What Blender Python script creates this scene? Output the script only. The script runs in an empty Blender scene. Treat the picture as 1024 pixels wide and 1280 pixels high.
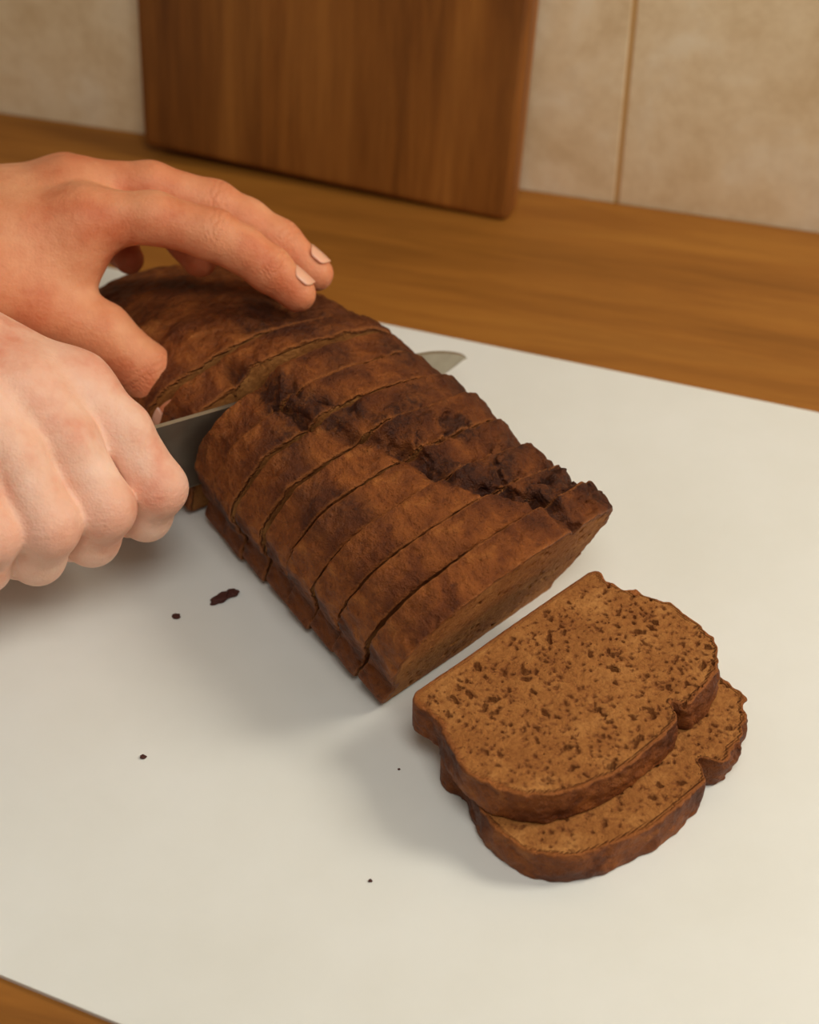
import bpy, math, random, bmesh
import numpy as np
from mathutils import Matrix, Vector
rng=np.random.RandomState(7); random.seed(3)
sc=bpy.context.scene
sc.view_settings.view_transform='Standard'
col=bpy.context.collection
def link(o,parent=None):
    col.objects.link(o)
    if parent: o.parent=parent
    return o
def empty(name):
    e=bpy.data.objects.new(name,None); e.empty_display_size=.02; return link(e)
def srgb(r,g,b):
    f=lambda c:(c/255/12.92) if c/255<=.04045 else ((c/255+.055)/1.055)**2.4
    return (f(r),f(g),f(b),1)

# ---------------- noise -----------------
TAB=rng.rand(64,64,64).astype(np.float32)
def vnoise(x,y,z):
    x,y,z=np.broadcast_arrays(x,y,z)
    x,y,z=(.80*x+.36*y-.48*z),(-.60*x+.48*y-.64*z),(.80*y+.60*z)
    xi=np.floor(x).astype(np.int32); yi=np.floor(y).astype(np.int32); zi=np.floor(z).astype(np.int32)
    fx=(x-xi); fy=(y-yi); fz=(z-zi)
    fx=fx*fx*(3-2*fx); fy=fy*fy*(3-2*fy); fz=fz*fz*(3-2*fz)
    x0=xi&63; x1=(xi+1)&63; y0=yi&63; y1=(yi+1)&63; z0=zi&63; z1=(zi+1)&63
    c00=TAB[x0,y0,z0]*(1-fx)+TAB[x1,y0,z0]*fx
    c10=TAB[x0,y1,z0]*(1-fx)+TAB[x1,y1,z0]*fx
    c01=TAB[x0,y0,z1]*(1-fx)+TAB[x1,y0,z1]*fx
    c11=TAB[x0,y1,z1]*(1-fx)+TAB[x1,y1,z1]*fx
    return (c00*(1-fy)+c10*fy)*(1-fz)+(c01*(1-fy)+c11*fy)*fz   # 0..1
def sstep(a,b,x):
    t=np.clip((x-a)/(b-a),0,1); return t*t*(3-2*t)
def smin(a,b,k):
    h=np.maximum(k-np.abs(a-b),0)/k
    return np.minimum(a,b)-h*h*k*.25
def smax(a,b,k): return -smin(-a,-b,k)

# --------------- surface nets -------------
def nets(F,origin,h):
    ins=F<0
    offs=np.array([(i,j,k) for i in (0,1) for j in (0,1) for k in (0,1)])
    S=[s-1 for s in F.shape]
    cnt=np.zeros(S,np.int8)
    for o in offs: cnt+=ins[o[0]:o[0]+S[0],o[1]:o[1]+S[1],o[2]:o[2]+S[2]]
    idx=np.argwhere((cnt>0)&(cnt<8))
    ids=np.full(S,-1,np.int32); ids[idx[:,0],idx[:,1],idx[:,2]]=np.arange(len(idx))
    V=[F[idx[:,0]+o[0],idx[:,1]+o[1],idx[:,2]+o[2]].astype(np.float64) for o in offs]
    acc=np.zeros((len(idx),3)); n=np.zeros(len(idx))
    for a in range(8):
        for b in range(a+1,8):
            if np.abs(offs[a]-offs[b]).sum()!=1: continue
            cr=(V[a]<0)!=(V[b]<0)
            den=np.where(cr,V[a]-V[b],1); t=V[a]/den
            p=offs[a]+t[:,None]*(offs[b]-offs[a])
            acc+=p*cr[:,None]; n+=cr
    verts=np.array(origin)+h*(idx+acc/n[:,None])
    quads=[]
    for ax in range(3):
        u=(ax+1)%3; v=(ax+2)%3
        A=np.moveaxis(ins,(ax,u,v),(0,1,2))
        I=np.moveaxis(ids,(ax,u,v),(0,1,2))
        a0=A[:-1,1:-1,1:-1]; a1=A[1:,1:-1,1:-1]
        e=np.argwhere(a0!=a1)
        if len(e)==0: continue
        i=e[:,0]; j=e[:,1]+1; k=e[:,2]+1
        q=np.stack([I[i,j-1,k-1],I[i,j,k-1],I[i,j,k],I[i,j-1,k]],1)
        fl=~A[i,j,k]
        q[fl]=q[fl][:,::-1]
        quads.append(q)
    return verts,np.concatenate(quads)
def mesh_np(name,verts,quads,mat,attrs={},smooth=True):
    m=bpy.data.meshes.new(name)
    m.vertices.add(len(verts)); m.vertices.foreach_set('co',verts.astype(np.float32).ravel())
    m.loops.add(len(quads)*4); m.loops.foreach_set('vertex_index',quads.astype(np.int32).ravel())
    m.polygons.add(len(quads)); m.polygons.foreach_set('loop_start',np.arange(0,len(quads)*4,4,dtype=np.int32))
    try: m.polygons.foreach_set('loop_total',np.full(len(quads),4,dtype=np.int32))
    except Exception: pass
    m.polygons.foreach_set('use_smooth',np.full(len(quads),smooth))
    m.update(calc_edges=True); m.validate()
    for k,a in attrs.items():
        at=m.attributes.new(k,'FLOAT','POINT'); at.data.foreach_set('value',a.astype(np.float32))
    m.materials.append(mat)
    return bpy.data.objects.new(name,m)

# --------------- materials ----------------
class NT:
    def __init__(s,name):
        s.m=bpy.data.materials.new(name); s.m.use_nodes=True
        s.t=s.m.node_tree; s.n=s.t.nodes; s.b=s.n['Principled BSDF']
    def new(s,ty,**k):
        n=s.n.new(ty)
        for a,v in k.items(): setattr(n,a,v)
        return n
    def l(s,a,b): s.t.links.new(a,b)
    def coord(s,scale=(1,1,1),rot=(0,0,0),kind='Object'):
        tc=s.new('ShaderNodeTexCoord'); mp=s.new('ShaderNodeMapping')
        mp.inputs['Scale'].default_value=scale; mp.inputs['Rotation'].default_value=rot
        s.l(tc.outputs[kind],mp.inputs['Vector']); return mp.outputs[0]
    def noise(s,vec,scale,detail=4,rough=.55,dist=0):
        n=s.new('ShaderNodeTexNoise'); n.inputs['Scale'].default_value=scale; n.inputs['Detail'].default_value=detail
        n.inputs['Roughness'].default_value=rough; n.inputs['Distortion'].default_value=dist
        s.l(vec,n.inputs['Vector']); return n.outputs['Fac']
    def voro(s,vec,scale,feature='F1',rand=1):
        n=s.new('ShaderNodeTexVoronoi',feature=feature); n.inputs['Scale'].default_value=scale; n.inputs['Randomness'].default_value=rand
        s.l(vec,n.inputs['Vector']); return n.outputs['Distance']
    def ramp(s,fac,stops):
        r=s.new('ShaderNodeValToRGB'); e=r.color_ramp.elements
        while len(e)<len(stops): e.new(.5)
        for i,(p,c) in enumerate(stops):
            e[i].position=p; e[i].color=c if len(c)==4 else (*c,1)
        s.l(fac,r.inputs[0]); return r.outputs[0]
    def attr(s,name):
        a=s.new('ShaderNodeAttribute',attribute_name=name); return a.outputs['Fac']
    def mix(s,f,a,b,mode='MIX'):
        m=s.new('ShaderNodeMix',data_type='RGBA',blend_type=mode)
        for sock,val in ((m.inputs[0],f),(m.inputs[6],a),(m.inputs[7],b)):
            if isinstance(val,(int,float)): sock.default_value=val
            elif isinstance(val,tuple): sock.default_value=val
            else: s.l(val,sock)
        return m.outputs[2]
    def math(s,op,a,b=0,clamp=False):
        m=s.new('ShaderNodeMath',operation=op,use_clamp=clamp)
        for sock,val in ((m.inputs[0],a),(m.inputs[1],b)):
            if isinstance(val,(int,float)): sock.default_value=val
            else: s.l(val,sock)
        return m.outputs[0]
    def bump(s,h,strength=.3,dist=.001,prev=None):
        b=s.new('ShaderNodeBump'); b.inputs['Strength'].default_value=strength; b.inputs['Distance'].default_value=dist
        s.l(h,b.inputs['Height'])
        if prev: s.l(prev,b.inputs['Normal'])
        return b.outputs[0]
    def fin(s,color=None,rough=None,normal=None,**k):
        if color is not None:
            if isinstance(color,tuple): s.b.inputs['Base Color'].default_value=color
            else: s.l(color,s.b.inputs['Base Color'])
        if rough is not None:
            if isinstance(rough,(int,float)): s.b.inputs['Roughness'].default_value=rough
            else: s.l(rough,s.b.inputs['Roughness'])
        if normal is not None: s.l(normal,s.b.inputs['Normal'])
        for a,v in k.items(): s.b.inputs[a.replace('_',' ')].default_value=v
        return s.m

def bread_mat():
    t=NT('bread')
    v=t.coord()
    n1=t.noise(v,62,6,.64,.3); n2=t.noise(v,300,4,.68); n3=t.noise(v,26,3,.5)
    crust=t.ramp(n1,[(.28,srgb(80,36,11)),(.43,srgb(118,60,20)),(.58,srgb(146,80,30)),(.76,srgb(182,112,50))])
    spots=t.ramp(n2,[(.30,(.32,.24,.18)),(.47,(1,1,1))])
    crust=t.mix(.6,crust,spots,'MULTIPLY')
    big=t.ramp(n3,[(.36,(.50,.42,.34)),(.58,(1,1,1))])
    crust=t.mix(.85,crust,big,'MULTIPLY')
    dk=t.attr('dark')
    dk2=t.math('ADD',dk,t.math('MULTIPLY',t.math('MULTIPLY',t.math('SUBTRACT',n2,.5),3.6),t.math('ADD',dk,.1)),True)
    crust=t.mix(t.math('MULTIPLY',dk2,.88),crust,srgb(50,22,11))
    fa=t.attr('rim'); rimc=t.math('MULTIPLY',fa,.6)
    crust=t.mix(rimc,crust,srgb(172,102,48))
    # crumb: mottled tan with fine air holes
    p1=t.voro(v,640); nn=t.noise(v,260,4,.6)
    thr=t.math('MULTIPLY',t.math('SUBTRACT',nn,.36),1.15,True)
    hole=t.math('MULTIPLY',t.math('SUBTRACT',thr,p1),3.0,True)
    n4=t.noise(v,60,5,.65)
    crumb=t.ramp(n4,[(.3,srgb(148,90,40)),(.5,srgb(168,108,52)),(.7,srgb(192,132,70))])
    nf=t.noise(v,520,5,.7)
    fine=t.ramp(nf,[(.34,(.60,.50,.42)),(.54,(1.0,1,1))])
    crumb=t.mix(.65,crumb,fine,'MULTIPLY')
    crumb=t.mix(t.math('MULTIPLY',hole,.18),crumb,srgb(118,62,30))
    po=t.attr('pore')
    crumb=t.mix(t.math('MULTIPLY',po,.48,True),crumb,srgb(106,52,22))
    edge=t.attr('edge')
    cm=t.math('ADD',edge,t.math('MULTIPLY',t.math('SUBTRACT',n2,.5),1.6))
    k=t.ramp(t.math('ADD',t.math('MULTIPLY',cm,.4),1.0),[(.02,(0,0,0)),(.6,(1,1,1))])
    c=t.mix(k,crumb,crust)
    hc=t.math('ADD',t.math('MULTIPLY',n2,1.2),t.math('MULTIPLY',n1,1.5))
    hgt=t.math('SUBTRACT',t.math('ADD',t.math('MULTIPLY',hc,t.math('ADD',t.math('MULTIPLY',k,.95),.05)),t.math('MULTIPLY',nf,.8)),t.math('MULTIPLY',hole,.5))
    nb=t.bump(hgt,.9,.0019)
    rg=t.math('SUBTRACT',.82,t.math('MULTIPLY',k,.28))
    return t.fin(c,rg,nb,Specular_IOR_Level=.25)
BREAD=bread_mat()

def skin_mat(name,base,red,pale,crs=.5):
    t=NT(name); v=t.coord()
    n1=t.noise(v,38,4,.6); n2=t.noise(v,300,3,.5)
    c=t.ramp(n1,[(.25,red),(.48,base),(.75,pale)])
    c=t.mix(t.math('MULTIPLY',t.attr('red'),.6,True),c,red)
    fn=t.voro(v,850)
    cr=t.attr('crease')
    c=t.mix(t.math('MULTIPLY',cr,.5*crs,True),c,red)
    nb=t.bump(fn,.25,.0006); nb=t.bump(n2,.35,.001,nb); nb=t.bump(t.noise(v,110,3,.5),.25,.002,nb)
    nb=t.bump(t.math('SUBTRACT',0,cr),crs,.0012,nb)
    return t.fin(c,.56,nb,Subsurface_Weight=.25,Subsurface_Radius=(1,.32,.16),Subsurface_Scale=.005,Specular_IOR_Level=.3)
SKIN_L=skin_mat('skin_warm',srgb(216,140,98),srgb(196,100,60),srgb(230,166,122),.4)
SKIN_R=skin_mat('skin_pale',srgb(232,182,154),srgb(218,140,110),srgb(242,204,180),.15)
tn=NT('nail'); NAIL=tn.fin(srgb(232,170,138),.32,None,Subsurface_Weight=.2,Subsurface_Scale=.003,Coat_Weight=.2)

# --------------- bread geometry ---------------
PROF=[(-.047,0),(0,0),(.047,0),(.0500,.010),(.0555,.024),(.0580,.040),(.0570,.055),(.050,.066),(.036,.0725),(.020,.075),(.004,.0775),(-.014,.077),(-.030,.0735),(-.0465,.067),(-.0565,.054),(-.0590,.040),(-.0548,.027),(-.0496,.0150)]
def catmull(P,n=6):
    P=np.array(P); out=[]
    N=len(P)
    for i in range(N):
        p0,p1,p2,p3=P[i-1],P[i],P[(i+1)%N],P[(i+2)%N]
        for t in np.linspace(0,1,n,endpoint=False):
            out.append(.5*((2*p1)+(-p0+p2)*t+(2*p0-5*p1+4*p2-p3)*t*t+(-p0+3*p1-3*p2+p3)*t**3))
    return np.array(out)
POLY=catmull(PROF); POLY[:,1]=np.maximum(POLY[:,1],0)
def poly_sdf(px,py,V):
    d=np.full(px.shape,1e9); s=np.ones(px.shape)
    N=len(V); j=N-1
    for i in range(N):
        ex,ey=V[j]-V[i]; wx=px-V[i][0]; wy=py-V[i][1]
        t=np.clip((wx*ex+wy*ey)/max(ex*ex+ey*ey,1e-12),0,1)
        bx=wx-ex*t; by=wy-ey*t
        d=np.minimum(d,bx*bx+by*by)
        c1=py>=V[i][1]; c2=py<V[j][1]; c3=ex*wy>ey*wx
        fl=(c1&c2&c3)|(~c1&~c2&~c3)
        s=np.where(fl,-s,s); j=i
    return s*np.sqrt(d)
def wcrack(s):
    x=np.array([-.2,-.05,0,.02,.04,.06,.08,.10,.13,.16,.25]); y=np.array([.018,.020,.028,.018,.002,-.006,-.016,-.024,-.030,-.032,-.034])
    return np.interp(s,x,y)
def crust_mod(d2,w,sg,h):
    lowm=sstep(.0,.012,h)
    wp=vnoise(w*65+70,sg*65+11,h*65+23)-.5; wq=vnoise(w*65+31,sg*65+50,h*65+3)-.5
    w_=w+.012*wp; s_=sg+.012*wq
    n_lo=(vnoise(w*50+9,sg*50+43,h*50+5)-.5)*lowm
    n_md=(vnoise(w_*150+1,s_*150+67,h*150)-.5)*lowm
    n_hi=(vnoise(w_*340,s_*340+92,h*340+4)-.5)*lowm
    n_pt=vnoise(w*85+4,sg*85+31,h*60+2)
    flat=1-sstep(-.06,-.02,sg)
    wc=wcrack(sg)+ .014*(vnoise(sg*80+20,sg*0+3.3,sg*0+1.1)-.5)*(1-flat)
    g=w-wc+.006*wp*(1-.5*flat)
    top=sstep(.034,.054,h)
    back=sstep(.05,.08,sg)*(1-sstep(.125,.14,sg))
    crack=np.exp(-(g/(.0032))**2)*top*(1-sstep(.125,.145,sg))
    zw=.014+.042*(1-sstep(.06,.105,sg))
    zone=sstep(-.010,.004,g)*(1-sstep(zw*.5,zw*1.1,g))*top*(1-sstep(.11,.14,sg))*(.35+.65*sstep(-.002,.018,sg))*(1-flat)
    patch=sstep(.32,.68,n_pt)
    r1=np.abs(vnoise(w_*105+3,s_*80+35,h*100+1)-.5)*2
    r2=np.abs(vnoise(w_*190+8,s_*150+5,h*190+9)-.5)*2
    fis=(1-sstep(0,.15,r1))*.8+(1-sstep(0,.14,r2))*.5
    rough=.0009+.0022*zone+.0010*crack+.0012*flat*sstep(.015,.045,w)
    d=d2+crack*(.0015+.0032*vnoise(w*120,sg*120+50,h*120+8)+.0034*flat)
    d=d-.0038*back*sstep(-.002,.006,g)*top+.0014*back*(1-sstep(-.006,0,g))*top
    d=d-1.7*rough*(n_md+.55*n_hi)-.0019*n_lo-.0007*n_hi+zone*.0022*fis*lowm
    edge_r=sstep(.044,.056,w)*sstep(.03,.045,h)*.3*(1-sstep(.10,.14,sg))*(1-flat)
    dark=.5*crack*(1-.4*flat)+zone*(.12+.72*patch+.30*fis)+edge_r+np.clip(n_lo-.12,0,1)*2.2*(1-.6*flat)
    return d,np.clip(dark,0,1)
def slice_obj(name,t,s0,vox=.0008,pores=0,pface=1,pseed=0):
    xs=np.arange(-.068,.068,vox); ys=np.arange(-t/2-.003,t/2+.003,vox); zs=np.arange(-.006,.090,vox)
    WX,HZ=np.meshgrid(xs,zs,indexing='ij')
    d2=poly_sdf(WX,HZ,POLY)
    X=xs[:,None,None].astype(np.float32); Y=ys[None,:,None].astype(np.float32); Z=zs[None,None,:].astype(np.float32)
    de,dark=crust_mod(d2[:,None,:].astype(np.float32),X,Y+s0,Z)
    wob=.0006*(vnoise(X*60,Y*0+s0*77+30,Z*60)-.5)
    F=smax(de,np.abs(Y+wob)-t/2+.0004*(vnoise(X*500,Y*500,Z*500)-.5),.0012)
    PD=np.zeros(F.shape,np.float32)
    r=np.random.RandomState(pseed+11)
    for i in range(pores):
        for _ in range(20):
            x=r.uniform(-.055,.055); z=r.uniform(.004,.074)
            dd=d2[np.clip(int((x+.068)/vox),0,len(xs)-1),np.clip(int((z+.006)/vox),0,len(zs)-1)]
            if dd<-.0025: break
        else: continue
        big=r.rand()
        rad=.00028+.00042*r.rand()**2+(.0008*r.rand() if big>.92 else 0)
        el=1+1.2*r.rand(); a=r.uniform(0,math.pi)
        if i<6: rad=.0010+.0004*r.rand(); el=1.8+1.2*r.rand()
        y=pface*(t/2-rad*.15*r.rand())
        R=rad*el+.0014
        ix=slice(max(0,int((x-R+.068)/vox)),int((x+R+.068)/vox)+2)
        iz=slice(max(0,int((z-R+.006)/vox)),int((z+R+.006)/vox)+2)
        iy=slice(max(0,int((y-R*1.6-ys[0])/vox)),max(1,int((y+R-ys[0])/vox)+2))
        dx=X[ix]-x; dz=Z[:,:,iz]-z; dy=Y[:,iy]-y
        u=dx*math.cos(a)+dz*math.sin(a); v=-dx*math.sin(a)+dz*math.cos(a)
        v=v+.25*rad*np.sin(u/rad*1.7+i)
        wv=1+.3*np.sin(dx*2600+i)*np.sin(dz*2300+i*2)
        dist=(np.sqrt((u/el)**2+v**2+(dy/2.4)**2)-rad*wv)
        F[ix,iy,iz]=np.maximum(F[ix,iy,iz],-dist)
        PD[ix,iy,iz]=np.maximum(PD[ix,iy,iz],np.clip(1-dist/.0003,0,1))
    V,Q=nets(F,(xs[0],ys[0],zs[0]),vox)
    ii=np.clip(np.rint((V-np.array([xs[0],ys[0],zs[0]]))/vox).astype(int),0,np.array(F.shape)-1)
    edge=de[ii[:,0],ii[:,1],ii[:,2]]*1000
    dk=dark[ii[:,0],ii[:,1],ii[:,2]]
    po=PD[ii[:,0],ii[:,1],ii[:,2]]
    rim=sstep(t/2-.0009,t/2-.0002,np.abs(V[:,1]))
    return mesh_np(name,V,Q,BREAD,dict(edge=edge,dark=dk,pore=po,rim=rim))
def place(o,base,yaw,lean,zlift=0,shear=0,sx=1,dx=0):
    W=Vector((math.cos(yaw),math.sin(yaw),0)); A=Vector((math.sin(yaw),-math.cos(yaw),0)); Z=Vector((0,0,1))
    Hh=A*math.sin(lean)+Z*math.cos(lean); Y=Hh.cross(W)
    Y=(Y*(1-shear)-A*shear).normalized()
    M=Matrix.Identity(4)
    for i in range(3): M[i][0]=W[i]*sx; M[i][1]=Y[i]; M[i][2]=Hh[i]
    M.translation=Vector((base[0],base[1],zlift))+W*dx; o.matrix_world=M
    return o
rad=math.radians
loaf=empty('bread_loaf')
C0=np.array([.0245,.472]); C8=np.array([-.058,.571]); T=.0152
for i in range(8):
    f=(i+.5)/8; c=C0+(C8-C0)*f
    lean=rad(35-21*f**1.1+random.uniform(-1.3,1.3)); yaw=rad(43-7*f+random.uniform(-1.2,1.2))
    o=slice_obj('slice_%d'%(i+1),T,T*(i+.5),pores=300 if i==0 else 0,pface=-1,pseed=i)
    link(o,loaf); place(o,(c[0]+random.uniform(-.0007,.0007),c[1]),yaw,lean,T/2*math.sin(lean)*.4+.0014,.6,1-.10*f,-.001+.0045*f+random.uniform(-.001,.001))
KF=np.array([-.0605,.578])
o=slice_obj('slice_9',.0148,T*8+.009); link(o,loaf); place(o,tuple(KF+.0076*np.array([-.588,.809])),rad(35.5),rad(14),.0025,.5,.95,.002)
def tail():
    vox=.001
    xs=np.arange(-.095,.068,vox); ys=np.arange(-.022,.112,vox); zs=np.arange(-.006,.09,vox)
    X=xs[:,None,None].astype(np.float32); Y=ys[None,:,None].astype(np.float32); Z=zs[None,None,:].astype(np.float32)
    e=np.clip((Y+.005)/.105,0,1)
    sh=-.13*Y
    inset=.0016+.026*e**2.0
    g2x=np.arange(-.12,.12,vox); GX,GZ=np.meshgrid(g2x,zs,indexing='ij'); D2=poly_sdf(GX,GZ,POLY).astype(np.float32)
    xx=X-sh+0*Y
    ix=np.clip(np.rint((xx-g2x[0])/vox).astype(int),0,len(g2x)-1)
    d2=D2[ix[:,:,0]]
    d2=d2+inset
    de,dark=crust_mod(d2,(xx).astype(np.float32),Y+T*8+.025,Z)
    tl=math.tan(rad(9))
    F=smax(de,-(Y+Z*tl),.0014)
    F=smax(F,Y-.106,.02)
    F=smax(F,.001-Z,.004)
    V,Q=nets(F,(xs[0],ys[0],zs[0]),vox)
    ii=np.clip(np.rint((V-np.array([xs[0],ys[0],zs[0]]))/vox).astype(int),0,np.array(F.shape)-1)
    edge=de[ii[:,0],ii[:,1],ii[:,2]]*1000
    edge=np.where(V[:,1]>.02,0,edge)
    fr=V[:,1]+V[:,2]*tl
    return mesh_np('uncut_end',V,Q,BREAD,dict(edge=edge,dark=dark[ii[:,0],ii[:,1],ii[:,2]],pore=0*edge,rim=1-sstep(.0002,.0011,fr)))
o=link(tail(),loaf); tb=KF+.0194*np.array([-.588,.809]); place(o,(tb[0]+.001,tb[1]-.001),rad(32),0,.0005)
# fallen slices
s2=slice_obj('bread_slice',.0160,-.13,vox=.0006,pores=700,pface=1,pseed=5); link(s2)
place(s2,(.0475,.4380),rad(42),rad(90),.0083)
s1=slice_obj('bread_slice.001',.0160,-.10,vox=.0005,pores=1000,pface=1,pseed=9); link(s1)
place(s1,(.0365,.451),rad(42.8),rad(90),.0250)

# ---------------- hands ------------------
def hand(name,chains,palm,lo,hi,mat,joints,reds,vox=.0011,kf=.0025,kp=.011):
    lo=np.array(lo)/1000.; hi=np.array(hi)/1000.
    ax=[np.arange(lo[i],hi[i],vox).astype(np.float32) for i in range(3)]
    shp=tuple(len(a) for a in ax)
    def prim(G,a,b,ra,rb,k):
        a=np.array(a)/1000.; b=np.array(b)/1000.; ra/=1000.; rb/=1000.
        pad=max(ra,rb)+.016
        l=np.minimum(a,b)-pad; u=np.maximum(a,b)+pad
        sl=[slice(max(0,int((l[i]-lo[i])/vox)),max(0,min(shp[i],int((u[i]-lo[i])/vox)+1))) for i in range(3)]
        x=ax[0][sl[0]][:,None,None]-a[0]; y=ax[1][sl[1]][None,:,None]-a[1]; z=ax[2][sl[2]][None,None,:]-a[2]
        ba=b-a; L=max((ba**2).sum(),1e-9)
        t=np.clip((x*ba[0]+y*ba[1]+z*ba[2])/L,0,1)
        d=np.sqrt((x-t*ba[0])**2+(y-t*ba[1])**2+(z-t*ba[2])**2)-(ra+(rb-ra)*t)
        S=tuple(sl); G[S]=smin(G[S],d,k)
    tot=np.full(shp,.05,np.float32)
    for ch in chains:
        G=np.full(shp,.05,np.float32)
        for (a,ra),(b,rb) in zip(ch[:-1],ch[1:]): prim(G,a,b,ra,rb,.004)
        tot=smin(tot,G,kf)
    G=np.full(shp,.05,np.float32)
    for a,b,ra,rb in palm: prim(G,a,b,ra,rb,.014)
    tot=smin(tot,G,kp)
    V,Q=nets(tot,lo,vox)
    red=np.zeros(len(V)); cre=np.zeros(len(V))
    for c,r,s in reds:
        d=np.linalg.norm(V-np.array(c)/1000.,axis=1); red=np.maximum(red,s*np.exp(-(d/(r/1000.))**2))
    for c,dr,up,r in joints:
        c=np.array(c)/1000.; dr=np.array(dr,float); dr/=np.linalg.norm(dr); up=np.array(up,float); up/=np.linalg.norm(up)
        q=V-c; al=q@dr; dist=np.linalg.norm(q,axis=1); dor=sstep(.0,.006,q@up)
        wv=np.zeros(len(V))
        for o_ in (-.0034,-.0008,.0018,.0042): wv=np.maximum(wv,np.exp(-((al-o_-.0006*np.sin(q[:,1]*900+o_*999))/.0007)**2))
        cre=np.maximum(cre,wv*dor*(dist<(r+8)/1000.)*np.clip(1-np.abs(al)/.007,0,1))
    return mesh_np(name,V,Q,mat,dict(red=red,crease=cre))
def nail(name,c,t,n,r,L,parent,wd=.95):
    c=Vector(c)/1000; t=Vector(t).normalized(); n=Vector(n); n=(n-t*n.dot(t)).normalized(); b=t.cross(n); r/=1000; L/=1000
    vs=[];fs=[];NU,NV=14,12
    for j in range(NV+1):
        v=j/NV*2-1
        for i in range(NU+1):
            u=i/NU*2-1
            uu=u*math.sqrt(max(0,1-.92*abs(v)**4))*wd
            vv=v*(1-.12*u*u)
            bulge=1+.03*(1-v*v)
            vs.append(c+b*(math.sin(uu)*r*bulge)+n*(math.cos(uu)*r*bulge-r*.02)+t*(vv*L/2))
    for j in range(NV):
        for i in range(NU):
            a=j*(NU+1)+i; fs.append((a,a+1,a+NU+2,a+NU+1))
    m=bpy.data.meshes.new(name); m.from_pydata(vs,[],fs); m.materials.append(NAIL)
    for p in m.polygons: p.use_smooth=True
    o=bpy.data.objects.new(name,m); link(o,parent)
    so=o.modifiers.new('thick','SOLIDIFY'); so.thickness=.0006; so.offset=0
    return o
Li=[((-136,609,118),12.5),((-108,609,118.5),10.8),((-83,606,112),10.6),((-71,604,106),9.6),((-60,601.5,98),9.5),((-48,598,87.5),7.9)]
Lm=[((-146,632,119),12.5),((-112,633,119),10.5),((-85,631,111),10.4),((-71,628,105),9.4),((-57,624,97),9.3),((-41,617,85),7.7)]
Lr=[((-152,650,110),11.5),((-130,652,104),10),((-112,648,96),9.4),((-98,637,88),8.8),((-93,628,85),7.8)]
Lp=[((-160,667,98),10),((-148,668,88),9),((-138,660,80),8.2),((-132,650,77),7.8),((-127,642,76),6.8)]
Lt=[((-186,588,103),17),((-155,585,90),14.5),((-131,582,79),12.4),((-113,576,63),11.4),((-101.5,566,45),9.2)]
Lpalm=[((-228,600,112),(-138,609,117),19,12.5),((-230,612,112),(-147,631,118),19,12),((-230,622,108),(-153,649,110),18,11.5),((-230,630,104),(-161,666,99),17,10.5),
       ((-228,598,108),(-180,590,102),18,17),((-200,598,106),(-144,602,107),16,11),((-175,592,100),(-143,600,102),14,11.5),((-228,612,110),(-345,604,124),23,31)]
lj=[((-83,606,112),(1,-.1,-.4),(.3,-.1,1),9.8),((-60,601.5,98),(.8,-.3,-.8),(.7,-.2,.8),8.6),((-85,631,111),(1,-.1,-.4),(.3,-.1,1),9.8),((-57,624,97),(.8,-.3,-.8),(.7,-.2,.8),8.6),
    ((-113,576,63),(.6,-.3,-.8),(-.3,-1,.4),10.8)]
lred=[((-83,606,122),11,.7),((-85,630,120),11,.7),((-139,608,131),14,.4),((-146,630,131),14,.5),((-50,598,88),12,.9),((-43,617,86),12,.9),((-102,566,46),14,.8),((-113,576,63),12,.4),((-110,645,90),50,.8)]
LH=link(hand('human_hand',[Li,Lm,Lr,Lp,Lt],Lpalm,(-385,552,30),(-30,700,160),SKIN_L,lj,lred))
nail('fingernail_1',(-50.0,599,90),(12,-4,-10.5),(.85,.32,.68),8.3,11,LH,.85)
nail('fingernail_2',(-44.0,618,88),(15,-6,-12),(.85,.32,.68),8.2,11,LH,.85)
nail('fingernail_3',(-103.6,568.2,49),(11.5,-10,-17),(-.75,-.7,-.05),10.6,13,LH,.8)
# right hand
A0=np.array([-97,532,70.]); sv=np.array([.766,.617,-.184]); sv/=np.linalg.norm(sv)
dv=np.array([-.271,.048,-.961]); dv-=sv*dv.dot(sv); dv/=np.linalg.norm(dv)
e1=np.array([.622,-.783,0]); e2=np.cross(sv,e1); e2/=np.linalg.norm(e2)
if e2[2]<0: e2=-e2
def fc(a): return A0+sv*a+dv*14
def grip(a,k=1.0,am=None,ext=0,up=32):
    c=fc(a); cm=fc(a if am is None else am); ch=(c*.6+cm*.4)
    return [(tuple(cm+e2*up*k-e1*9),12.5*k),(tuple(ch+e2*23*k+e1*11*k),10.7*k),(tuple(c+e1*(27+ext)*k+e2*5*k),10.6*k),(tuple(c+e1*22*k-e2*13*k),9.4*k),(tuple(c+e1*8*k-e2*21*k),8.6*k),(tuple(c-e1*7*k-e2*17*k),7.8*k)]
Ri=grip(-22,1.02,-38,2,33); Rm=grip(-48,1.10,-61,2,34); Rr=grip(-72,1.10,-82,2,32); Rp=grip(-93,1.0,-99,0,30)
wr=np.array([-206,536,122.])
Rt=[((-186,542,100),14),((-158,543,82),12),((-134,541,67),10.2),((-116,536,58),8.3)]
Rpalm=[(tuple(wr),Ri[0][0],22,12.5),(tuple(wr+(0,-8,1)),Rm[0][0],21,13),(tuple(wr+(-2,-16,0)),Rr[0][0],20,13),(tuple(wr+(-4,-22,-4)),Rp[0][0],18,11),
       (tuple(fc(-34)-e1*14+e2*8),tuple(fc(-80)-e1*14+e2*8),15,16),(tuple(wr),(-186,540,100),18,14),(tuple(wr+(-2,-8,-1)),(-345,508,158),24,33)]
rj=[]
for g in (Ri,Rm,Rr,Rp):
    rj.append((g[2][0],np.array(g[3][0])-np.array(g[1][0]),e1+e2*.3,10))
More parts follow.
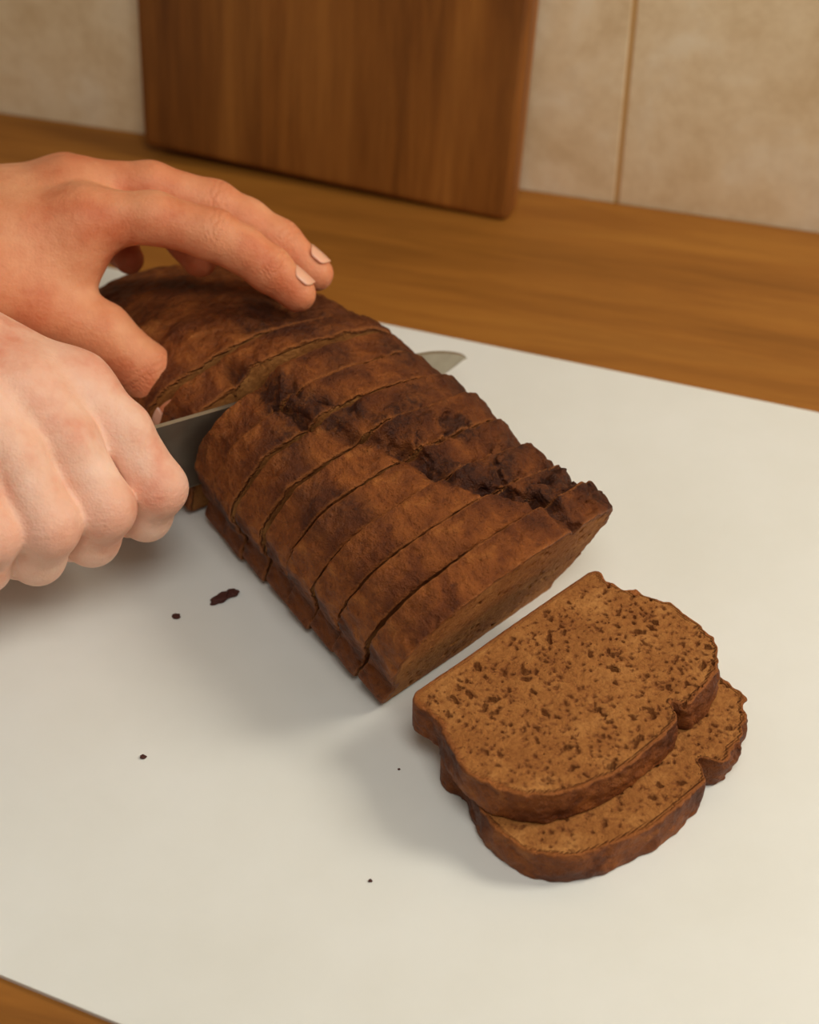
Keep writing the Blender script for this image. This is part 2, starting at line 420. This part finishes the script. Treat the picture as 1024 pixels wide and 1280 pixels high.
rred=[(tuple(np.array(g[2][0])+e1*9),11,.8) for g in (Ri,Rm,Rr,Rp)]+[(tuple(np.array(g[0][0])+e2*10),12,.6) for g in (Ri,Rm,Rr,Rp)]+[(Ri[4][0],14,.6),(Rm[4][0],14,.6)]
RH=link(hand('human_hand.001',[Ri,Rm,Rr,Rp,Rt],Rpalm,(-385,430,8),(-75,580,196),SKIN_R,rj,rred,kf=.0035,kp=.012))

# ---------------- knife ------------------
def knife():
    k=empty('kitchen_knife')
    t=NT('steel'); v=t.coord((1,1,1)); n=t.noise(v,40,3,.5)
    t.fin(t.ramp(n,[(.3,srgb(150,140,122)),(.7,srgb(186,178,160))]),.32,None,Metallic=.85); STEEL=t.m
    colm=[(-28,0,47),(-10,0,47),(0,0,46.5),(25,0,45.5),(50,0,44),(75,0,42),(100,.2,38.5),(118,.9,35),(130,2.0,32),(142,3.8,28),(150,6.0,24.6),(157,8.6,21),(162,11,18),(165,12.8,15.8),(166.5,14.2,14.8)]
    nv=np.cross(sv,dv); vs=[];fs=[]
    for a,b0,b1 in colm:
        for b,th in ((b0,.9),(b0+(b1-b0)*.6,.7),(b1-min(1.5,(b1-b0)*.2),.35),(b1,.03)):
            for s in (1,-1): vs.append(tuple((A0+sv*a+dv*b+nv*th*s)/1000))
    n=8
    for i in range(len(colm)-1):
        o=i*n; p=o+n
        for j in range(3):
            fs.append((o+2*j,p+2*j,p+2*j+2,o+2*j+2)); fs.append((o+2*j+1,o+2*j+3,p+2*j+3,p+2*j+1))
        fs.append((o,o+1,p+1,p)); fs.append((o+6,p+6,p+7,o+7))
    fs.append((0,2,4,6,7,5,3,1)); l=(len(colm)-1)*n; fs.append((l,l+1,l+3,l+5,l+7,l+6,l+4,l+2))
    m=bpy.data.meshes.new('blade'); m.from_pydata(vs,[],fs); m.materials.append(STEEL)
    link(bpy.data.objects.new('blade',m),k)
    th=NT('handle_wood'); v=th.coord((30,30,30)); HM=th.fin(th.ramp(th.noise(v,3,4),[(.3,srgb(28,20,16)),(.7,srgb(52,38,30))]),.4)
    vs=[];fs=[];st=[(-26,10,6),(-34,12,8),(-60,12.5,9),(-90,12,9),(-120,13.5,9.5),(-140,13,9),(-145,9,6)]
    NS=20
    for a,hb,hn in st:
        for i in range(NS):
            q=2*math.pi*i/NS; cx=math.copysign(abs(math.cos(q))**.7,math.cos(q)); sx=math.copysign(abs(math.sin(q))**.7,math.sin(q))
            vs.append(tuple((A0+sv*a+dv*(14+cx*hb)+nv*sx*hn)/1000))
    for i in range(len(st)-1):
        for j in range(NS): fs.append((i*NS+j,i*NS+(j+1)%NS,(i+1)*NS+(j+1)%NS,(i+1)*NS+j))
    fs.append(tuple(range(NS))[::-1]); fs.append(tuple(range((len(st)-1)*NS,len(st)*NS)))
    m=bpy.data.meshes.new('handle'); m.from_pydata(vs,[],fs); m.materials.append(HM)
    for p in m.polygons: p.use_smooth=True
    link(bpy.data.objects.new('handle',m),k)
    for a in (-55,-85,-120):
        bpy.ops.mesh.primitive_cylinder_add(radius=.003,depth=.0196,vertices=20)
        o=bpy.context.object; o.name='rivet_%d'%(-a); o.data.materials.append(STEEL)
        o.rotation_euler=Vector(nv).to_track_quat('Z','Y').to_euler(); o.location=Vector((A0+sv*a+dv*14)/1000); o.parent=k
knife()

# ---------------- room -------------------
WY=rad(-15.75)
wd=np.array([math.cos(WY),math.sin(WY)]); wn=np.array([math.sin(WY),-math.cos(WY)])
W0=np.array([.115,.8147])
def wmat(orig,z=0):
    M=Matrix.Identity(4)
    M[0][0],M[1][0]=wd; M[0][1],M[1][1]=-wn; M.translation=Vector((orig[0],orig[1],z)); return M
def boxes(name,lst,mats,bev=.0015,seg=2):
    bm=bmesh.new()
    for (lo,hi,mi) in lst:
        r=bmesh.ops.create_cube(bm,size=1); v=r['verts']
        for q in v:
            q.co=Vector([lo[i]+(q.co[i]+.5)*(hi[i]-lo[i]) for i in range(3)])
        es=list({e for q in v for e in q.link_edges})
        for q in v:
            for f in q.link_faces: f.material_index=mi
        if bev:
            bmesh.ops.bevel(bm,geom=es,offset=bev,segments=seg,affect='EDGES',profile=.6)
    m=bpy.data.meshes.new(name); bm.to_mesh(m); bm.free()
    for mt in mats: m.materials.append(mt)
    return bpy.data.objects.new(name,m)
t=NT('tile'); v=t.coord(); n=t.noise(v,14,6,.65,.4); n2=t.noise(v,90,4,.6)
c=t.ramp(n,[(.3,srgb(228,198,150)),(.5,srgb(246,222,180)),(.7,srgb(252,236,204))]); c=t.mix(.4,c,t.ramp(n2,[(.35,(.8,.72,.62)),(.6,(1,1,1))]),'MULTIPLY')
TILE=t.fin(c,.55,t.bump(n2,.15,.001))
t=NT('grout'); GROUT=t.fin(srgb(214,170,108),.85)
lst=[((-1.5,.0055,-.9),(1.2,.12,1.3),1)]
for i in range(-7,6):
    for j in range(-1,6):
        lst.append(((i*.2+.0014,.0045,j*.2+.0014-.045),((i+1)*.2-.0014,.012,(j+1)*.2-.0014-.045),0))
wall=link(boxes('wall_back',lst,[TILE,GROUT],.0008)); wall.matrix_world=wmat(W0)

def wood(name,c1,c2,c3,grain=(2.2,40,40),rough=.45,planks=None,pa=1,fc_=.35):
    t=NT(name); v=t.coord(grain); n=t.noise(v,1.0,6,.62,.6)
    v2=t.coord(tuple(g*5 for g in grain)); n2=t.noise(v2,1.0,4,.6)
    c=t.ramp(n,[(.3,c1),(.5,c2),(.72,c3)])
    c=t.mix(fc_,c,t.ramp(n2,[(.35,(.62,.56,.5)),(.6,(1,1,1))]),'MULTIPLY')
    if planks:
        tc=t.new('ShaderNodeTexCoord'); sp=t.new('ShaderNodeSeparateXYZ'); t.l(tc.outputs['Object'],sp.inputs[0])
        q=t.math('FLOOR',t.math('DIVIDE',t.math('ADD',sp.outputs[pa],.35),planks))
        wn_=t.new('ShaderNodeTexWhiteNoise',noise_dimensions='1D'); t.l(q,wn_.inputs['W'])
        c=t.mix(.7,c,t.ramp(wn_.outputs['Value'],[(0,(.70,.65,.58)),(1,(1.12,1.08,1.03))]),'MULTIPLY')
    nb=t.bump(n2,.1,.0006)
    return t.fin(c,rough,nb,Specular_IOR_Level=.35)
CW=wood('counter_wood',srgb(130,80,22),srgb(154,97,32),srgb(172,114,42),(2.5,26,26),.58,fc_=.4)
ct=link(boxes('countertop',[((-1.4,-.66,-.041),(1.1,.0042,-.0022),0)],[CW],.003)); ct.matrix_world=wmat(W0)
CAB=wood('cabinet_wood',srgb(150,120,90),srgb(190,165,130),srgb(205,180,150),(2,30,3))
cl=[((-1.4,-.60,-.86),(1.1,-.0005,-.0415),0)]
for i in range(4): cl.append(((-1.38+i*.62,-.62,-.78),(-1.38+i*.62+.6,-.6005,-.06),0))
cab=link(boxes('kitchen_cabinet',cl,[CAB],.002)); cab.matrix_world=wmat(W0)
FL=wood('floor_wood',srgb(120,90,60),srgb(150,118,84),srgb(170,138,100),(1.5,18,18))
fl=link(boxes('floor',[((-2.2,-3.0,-.9),(2.2,.0,-.86),0)],[FL],0)); fl.matrix_world=wmat(W0)

BW=wood('board_wood',srgb(112,64,20),srgb(150,92,34),srgb(176,114,48),(30,30,2.4),.52,.085,0,.5)
bd=boxes('wooden_chopping_board',[((0,0,0),(.221,.022,.30),0)],[BW],.006,4)
link(bd)
M=Matrix.Translation((-.155,.8655,.0060))@Matrix.Rotation(rad(-18.3),4,'Z')@Matrix.Rotation(rad(-3.0),4,'X')@Matrix.Rotation(rad(2.2),4,'Y')
bd.matrix_world=M

t=NT('white_mat'); v=t.coord(); n=t.noise(v,7,5,.6); n2=t.noise(v,500,2,.5)
MAT=t.fin(t.ramp(n,[(.3,srgb(222,220,209)),(.7,srgb(232,231,223))]),.38,t.bump(n2,.06,.0003))
pts=[(-.42,.8395),(.42,.548),(.30,.130),(-.42,.441)]
bm=bmesh.new(); bv=[bm.verts.new((x,y,-.0020)) for x,y in pts]; f=bm.faces.new(bv[::-1])
bmesh.ops.bevel(bm,geom=bv,offset=.02,segments=6,affect='VERTICES')
r=bmesh.ops.extrude_face_region(bm,geom=bm.faces[:]); 
for q in [g for g in r['geom'] if isinstance(g,bmesh.types.BMVert)]: q.co.z=0
bmesh.ops.recalc_face_normals(bm,faces=bm.faces)
m=bpy.data.meshes.new('cutting_mat'); bm.to_mesh(m); bm.free(); m.materials.append(MAT)
link(bpy.data.objects.new('cutting_mat',m))

bm=bmesh.new()
cr=[(-.079,.500,.0046,.0022,.6),(-.075,.503,.003,.002,.2),(-.097,.490,.0016,.0012,0),(-.102,.415,.0012,.0009,0),(-.014,.358,.0007,.0006,0),(-.004,.409,.0005,.0004,0)]
for x,y,a,b,rt in cr:
    r=bmesh.ops.create_icosphere(bm,subdivisions=3,radius=1)
    for q in r['verts']:
        c_=q.co; k=.6+.9*float(vnoise(np.float64(c_.x*2.2+x*999+99),np.float64(c_.y*2.2+9),np.float64(c_.z*2.2+9)))
        X_,Y_,Z_=c_.x*a*k,c_.y*b*k,c_.z*b*.6*k
        q.co=(x+X_*math.cos(rt)-Y_*math.sin(rt),y+X_*math.sin(rt)+Y_*math.cos(rt),b*.55+Z_)
m=bpy.data.meshes.new('bread_crumbs'); bm.to_mesh(m); bm.free()
t=NT('crumb_dark'); m.materials.append(t.fin(srgb(70,28,15),.8)); link(bpy.data.objects.new('bread_crumbs',m))

# ---------------- light ------------------
w=bpy.data.worlds.new('world'); sc.world=w; w.use_nodes=True
bg=w.node_tree.nodes['Background']; bg.inputs[0].default_value=(1,.94,.83,1); bg.inputs[1].default_value=.17
def area(name,loc,tgt,size,power,colr):
    l=bpy.data.lights.new(name,'AREA'); l.shape='RECTANGLE'; l.size=size[0]; l.size_y=size[1]; l.energy=power; l.color=colr
    o=bpy.data.objects.new(name,l); link(o); o.location=loc
    o.rotation_euler=(Vector(tgt)-Vector(loc)).to_track_quat('-Z','Y').to_euler()
area('window_light',(1.0,.54,.88),(0,.5,0),(.5,.5),15,(1,.95,.84))
area('front_fill',(.08,-.04,.98),(0,.30,0),(.4,.4),4.9,(1,.98,.95))  # added fill above the camera, brightens the near end of the mat

# ---------------- camera -----------------
cam=bpy.data.cameras.new('camera'); co=bpy.data.objects.new('camera',cam); link(co)
co.location=(0,0,.5); co.rotation_euler=(rad(48),0,0); cam.lens=36*2100/1280; cam.sensor_width=36
cam.dof.use_dof=True; cam.dof.focus_distance=.645; cam.dof.aperture_fstop=8; cam.clip_start=.01
sc.camera=co
